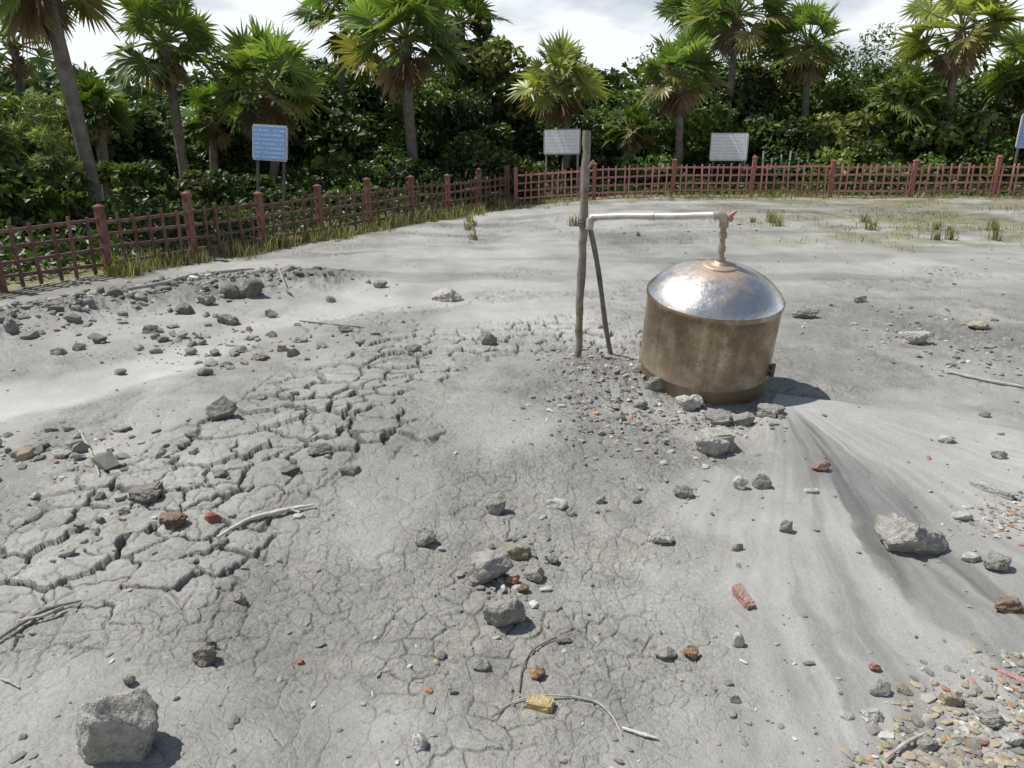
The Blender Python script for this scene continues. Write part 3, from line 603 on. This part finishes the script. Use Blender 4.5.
P=np.concatenate(PP);Hh=np.concatenate(HH); pal=np.array([(.30,.27,.13),(.20,.21,.07),(.38,.33,.19),(.14,.17,.05)]); col=pal[g.integers(0,4,len(P))]*g.uniform(.7,1.2,(len(P),1))
grass_obj('grass',P,Hh,col,g)
# ---------------------------------------------------------------- fan palms
def palm(u,v,rpx,Y,seed,ub=None,nf=30,dead=7,tint=(.12,.19,.045),tr=.15,name='fan_palm'):
    g=np.random.default_rng(seed); c=at(u,v,Y); Rr=rpx/FPX*Y; parts=[]
    b=at(ub if ub is not None else u+g.normal()*3,150,Y); b[2]=0
    tt=np.linspace(0,1,9)[:,None]; Q=b+(c-b)*tt; Q[:,0]+=.12*np.sin(tt[:,0]*3.1)*g.normal()
    Q[-1,2]-=.05; 
    parts+=tube(Q,tr*np.interp(tt[:,0],[0,.1,.85,1],[1.35,1.,.95,1.3])*g.uniform(.94,1.06,9),10,(.17,.15,.125),1)
    for k in range(14):
        a=g.uniform(0,6.28); z_=g.uniform(.0,.6); p=c-[0,0,z_]; parts+=tube([p,p+np.array([math.cos(a)*.3,math.sin(a)*.3,.15])],[.06,.03],5,(.14,.10,.06),1)
    tot=nf+dead; lop=g.uniform(0,6.28)
    for k in range(tot):
        isd=k>=nf; a=k*2.39996+g.uniform(-.5,.5)
        q=(k+.5)/nf; el=math.radians(85-108*q**.8+g.uniform(-14,14)) if not isd else math.radians(g.uniform(-82,-50))
        asym=1+.14*math.cos(a-lop)
        L=Rr*(.46+.18*g.uniform())*asym*(1 if not isd else .55); B=Rr*.47*g.uniform(.75,1.2)*(1 if not isd else .85)
        d=np.array([math.cos(a)*math.cos(el),math.sin(a)*math.cos(el),math.sin(el)])
        mid=c+d*L*.5; hub=c+d*L-np.array([0,0,.08*L]); parts+=tube([c,mid,hub],[.04,.03,.02],4,(.20,.22,.08) if not isd else (.2,.14,.08),1,cap=False)
        el2=el-math.radians(g.uniform(-5,25)); d2=np.array([math.cos(a)*math.cos(el2),math.sin(a)*math.cos(el2),math.sin(el2)])
        s=np.array([-math.sin(a),math.cos(a),0]); up=np.cross(d2,s); roll=g.uniform(-1.0,1.0); s=s*math.cos(roll)+up*math.sin(roll); up=np.cross(d2,s)
        if up[2]<0: up=-up
        ns=24; an=np.linspace(-2.25,2.25,ns)*(1 if not isd else .5)
        e=np.cos(an)[:,None]*d2+np.sin(an)[:,None]*s; e=e+up*(.18*np.abs(np.sin(an)))[:,None]; e/=np.linalg.norm(e,axis=1)[:,None]
        ln=B*(.70+.32*np.cos(an*.5))*g.uniform(.82,1.12,ns); pr=np.cross(e,up); pr/=np.linalg.norm(pr,axis=1)[:,None]+1e-6
        fold=up*np.where(np.arange(ns)%2==0,.35,-.35)[:,None]; pr=pr+fold
        wd=B*.056; drp=np.array([0,0,-1.])*(ln*g.uniform(.04,.26,ns))[:,None]
        A0=hub+e*(ln*.04)[:,None]; A1=hub+e*(ln*.52)[:,None]+drp*.12; A2=hub+e*ln[:,None]*.97+drp
        V=np.stack([A0-pr*wd*.15,A0+pr*wd*.15,A1+pr*wd,A1-pr*wd,A2+pr*wd*.10,A2-pr*wd*.10],1).reshape(-1,3)
        kk=np.arange(ns)[:,None]*6; Fq=np.concatenate([kk+np.array([[0,1,2,3]]),kk+np.array([[3,2,4,5]])])
        ct=np.array(tint)*g.uniform(.55,1.4)*(1.0+.5*(1-q) if not isd else 1)
        if isd: ct=np.array((.26,.19,.11))*g.uniform(.5,1.1)
        elif q>.75 and g.uniform()<.4: ct=np.array((.24,.22,.08))
        parts.append((V,Fq,np.repeat(ct[None]*g.uniform(.75,1.25,(ns,1)),6,0),0))
    return make_obj(name,parts,[M_palm,M_bark],loc=(c[0],Y,0))
YG=(.20,.23,.07); BG=(.13,.19,.052)
palm(40,-28,78,17,1,ub=88,tr=.16)
palm(165,42,58,24,2,ub=180,tint=BG)
palm(268,88,62,25,3,ub=262,tint=BG,dead=5,nf=36)
palm(405,38,64,27,4,ub=416,tr=.19,tint=BG,nf=36)
palm(345,18,50,31,5,tint=MG)
palm(560,84,48,28.5,6,tint=YG,dead=16,nf=26)
palm(680,78,48,29,7,tint=BG,dead=10,nf=26)
palm(738,14,52,33,8,tint=BG)
palm(808,45,46,33,9,tint=BG,nf=24)
palm(962,30,58,30,10,ub=950,tint=YG,tr=.14,dead=12,nf=26)
palm(460,22,42,34,11,tint=MG)
palm(14,48,40,26,12,nf=16,dead=3,tr=.10)
palm(905,100,38,30.5,13,tint=BG)
palm(630,130,30,30,14,tint=MG)
palm(700,12,40,38,15,tint=BG)
palm(1040,70,50,31,16,tint=BG)
palm(95,110,40,22,17,tint=MG)
palm(215,120,36,27,18,tint=MG)
# ---------------------------------------------------------------- light
S=Vector((-.90,.26,0)).normalized(); EL=math.radians(61); S=Vector((S.x*math.cos(EL),S.y*math.cos(EL),math.sin(EL)))
sun=bpy.data.lights.new('sun','SUN'); sun.energy=5.0; sun.angle=math.radians(.5); sun.color=(1,.965,.91); so=bpy.data.objects.new('sun',sun); sc.collection.objects.link(so)
so.rotation_euler=S.to_track_quat('Z','Y').to_euler(); so.location=(0,0,30)
w=bpy.data.worlds.new('World'); sc.world=w; w.use_nodes=True; t=w.node_tree; t.nodes.clear()
sky=t.nodes.new('ShaderNodeTexSky'); sky.sky_type='NISHITA'; sky.sun_disc=False; sky.sun_elevation=EL; sky.sun_rotation=math.atan2(S.x,S.y)%(2*math.pi); sky.dust_density=1.; sky.air_density=1.
tc=t.nodes.new('ShaderNodeTexCoord'); mp=t.nodes.new('ShaderNodeMapping'); mp.inputs['Scale'].default_value=(1,1,2.6); mp.inputs['Location'].default_value=(.3,.2,.1); t.links.new(tc.outputs['Generated'],mp.inputs[0])
nz=t.nodes.new('ShaderNodeTexNoise'); nz.inputs['Scale'].default_value=3.6; nz.inputs['Detail'].default_value=6; nz.inputs['Roughness'].default_value=.5; t.links.new(mp.outputs[0],nz.inputs[0])
mr=t.nodes.new('ShaderNodeMapRange'); t.links.new(nz.outputs[0],mr.inputs[0]); mr.inputs[1].default_value=.33; mr.inputs[2].default_value=.50
sx=t.nodes.new('ShaderNodeSeparateXYZ'); t.links.new(tc.outputs['Generated'],sx.inputs[0])
m2=t.nodes.new('ShaderNodeMapRange'); t.links.new(sx.outputs[2],m2.inputs[0]); m2.inputs[1].default_value=.18; m2.inputs[2].default_value=.42; m2.inputs[3].default_value=1; m2.inputs[4].default_value=.05
mu=t.nodes.new('ShaderNodeMath'); mu.operation='MULTIPLY'; t.links.new(mr.outputs[0],mu.inputs[0]); t.links.new(m2.outputs[0],mu.inputs[1])
mx=t.nodes.new('ShaderNodeMix'); mx.data_type='RGBA'; t.links.new(mu.outputs[0],mx.inputs[0]); t.links.new(sky.outputs[0],mx.inputs[6]); mx.inputs[7].default_value=(11.4,11.9,12.4,1)
bg=t.nodes.new('ShaderNodeBackground'); bg.inputs[1].default_value=.085; t.links.new(mx.outputs[2],bg.inputs[0]); ow=t.nodes.new('ShaderNodeOutputWorld'); t.links.new(bg.outputs[0],ow.inputs[0])
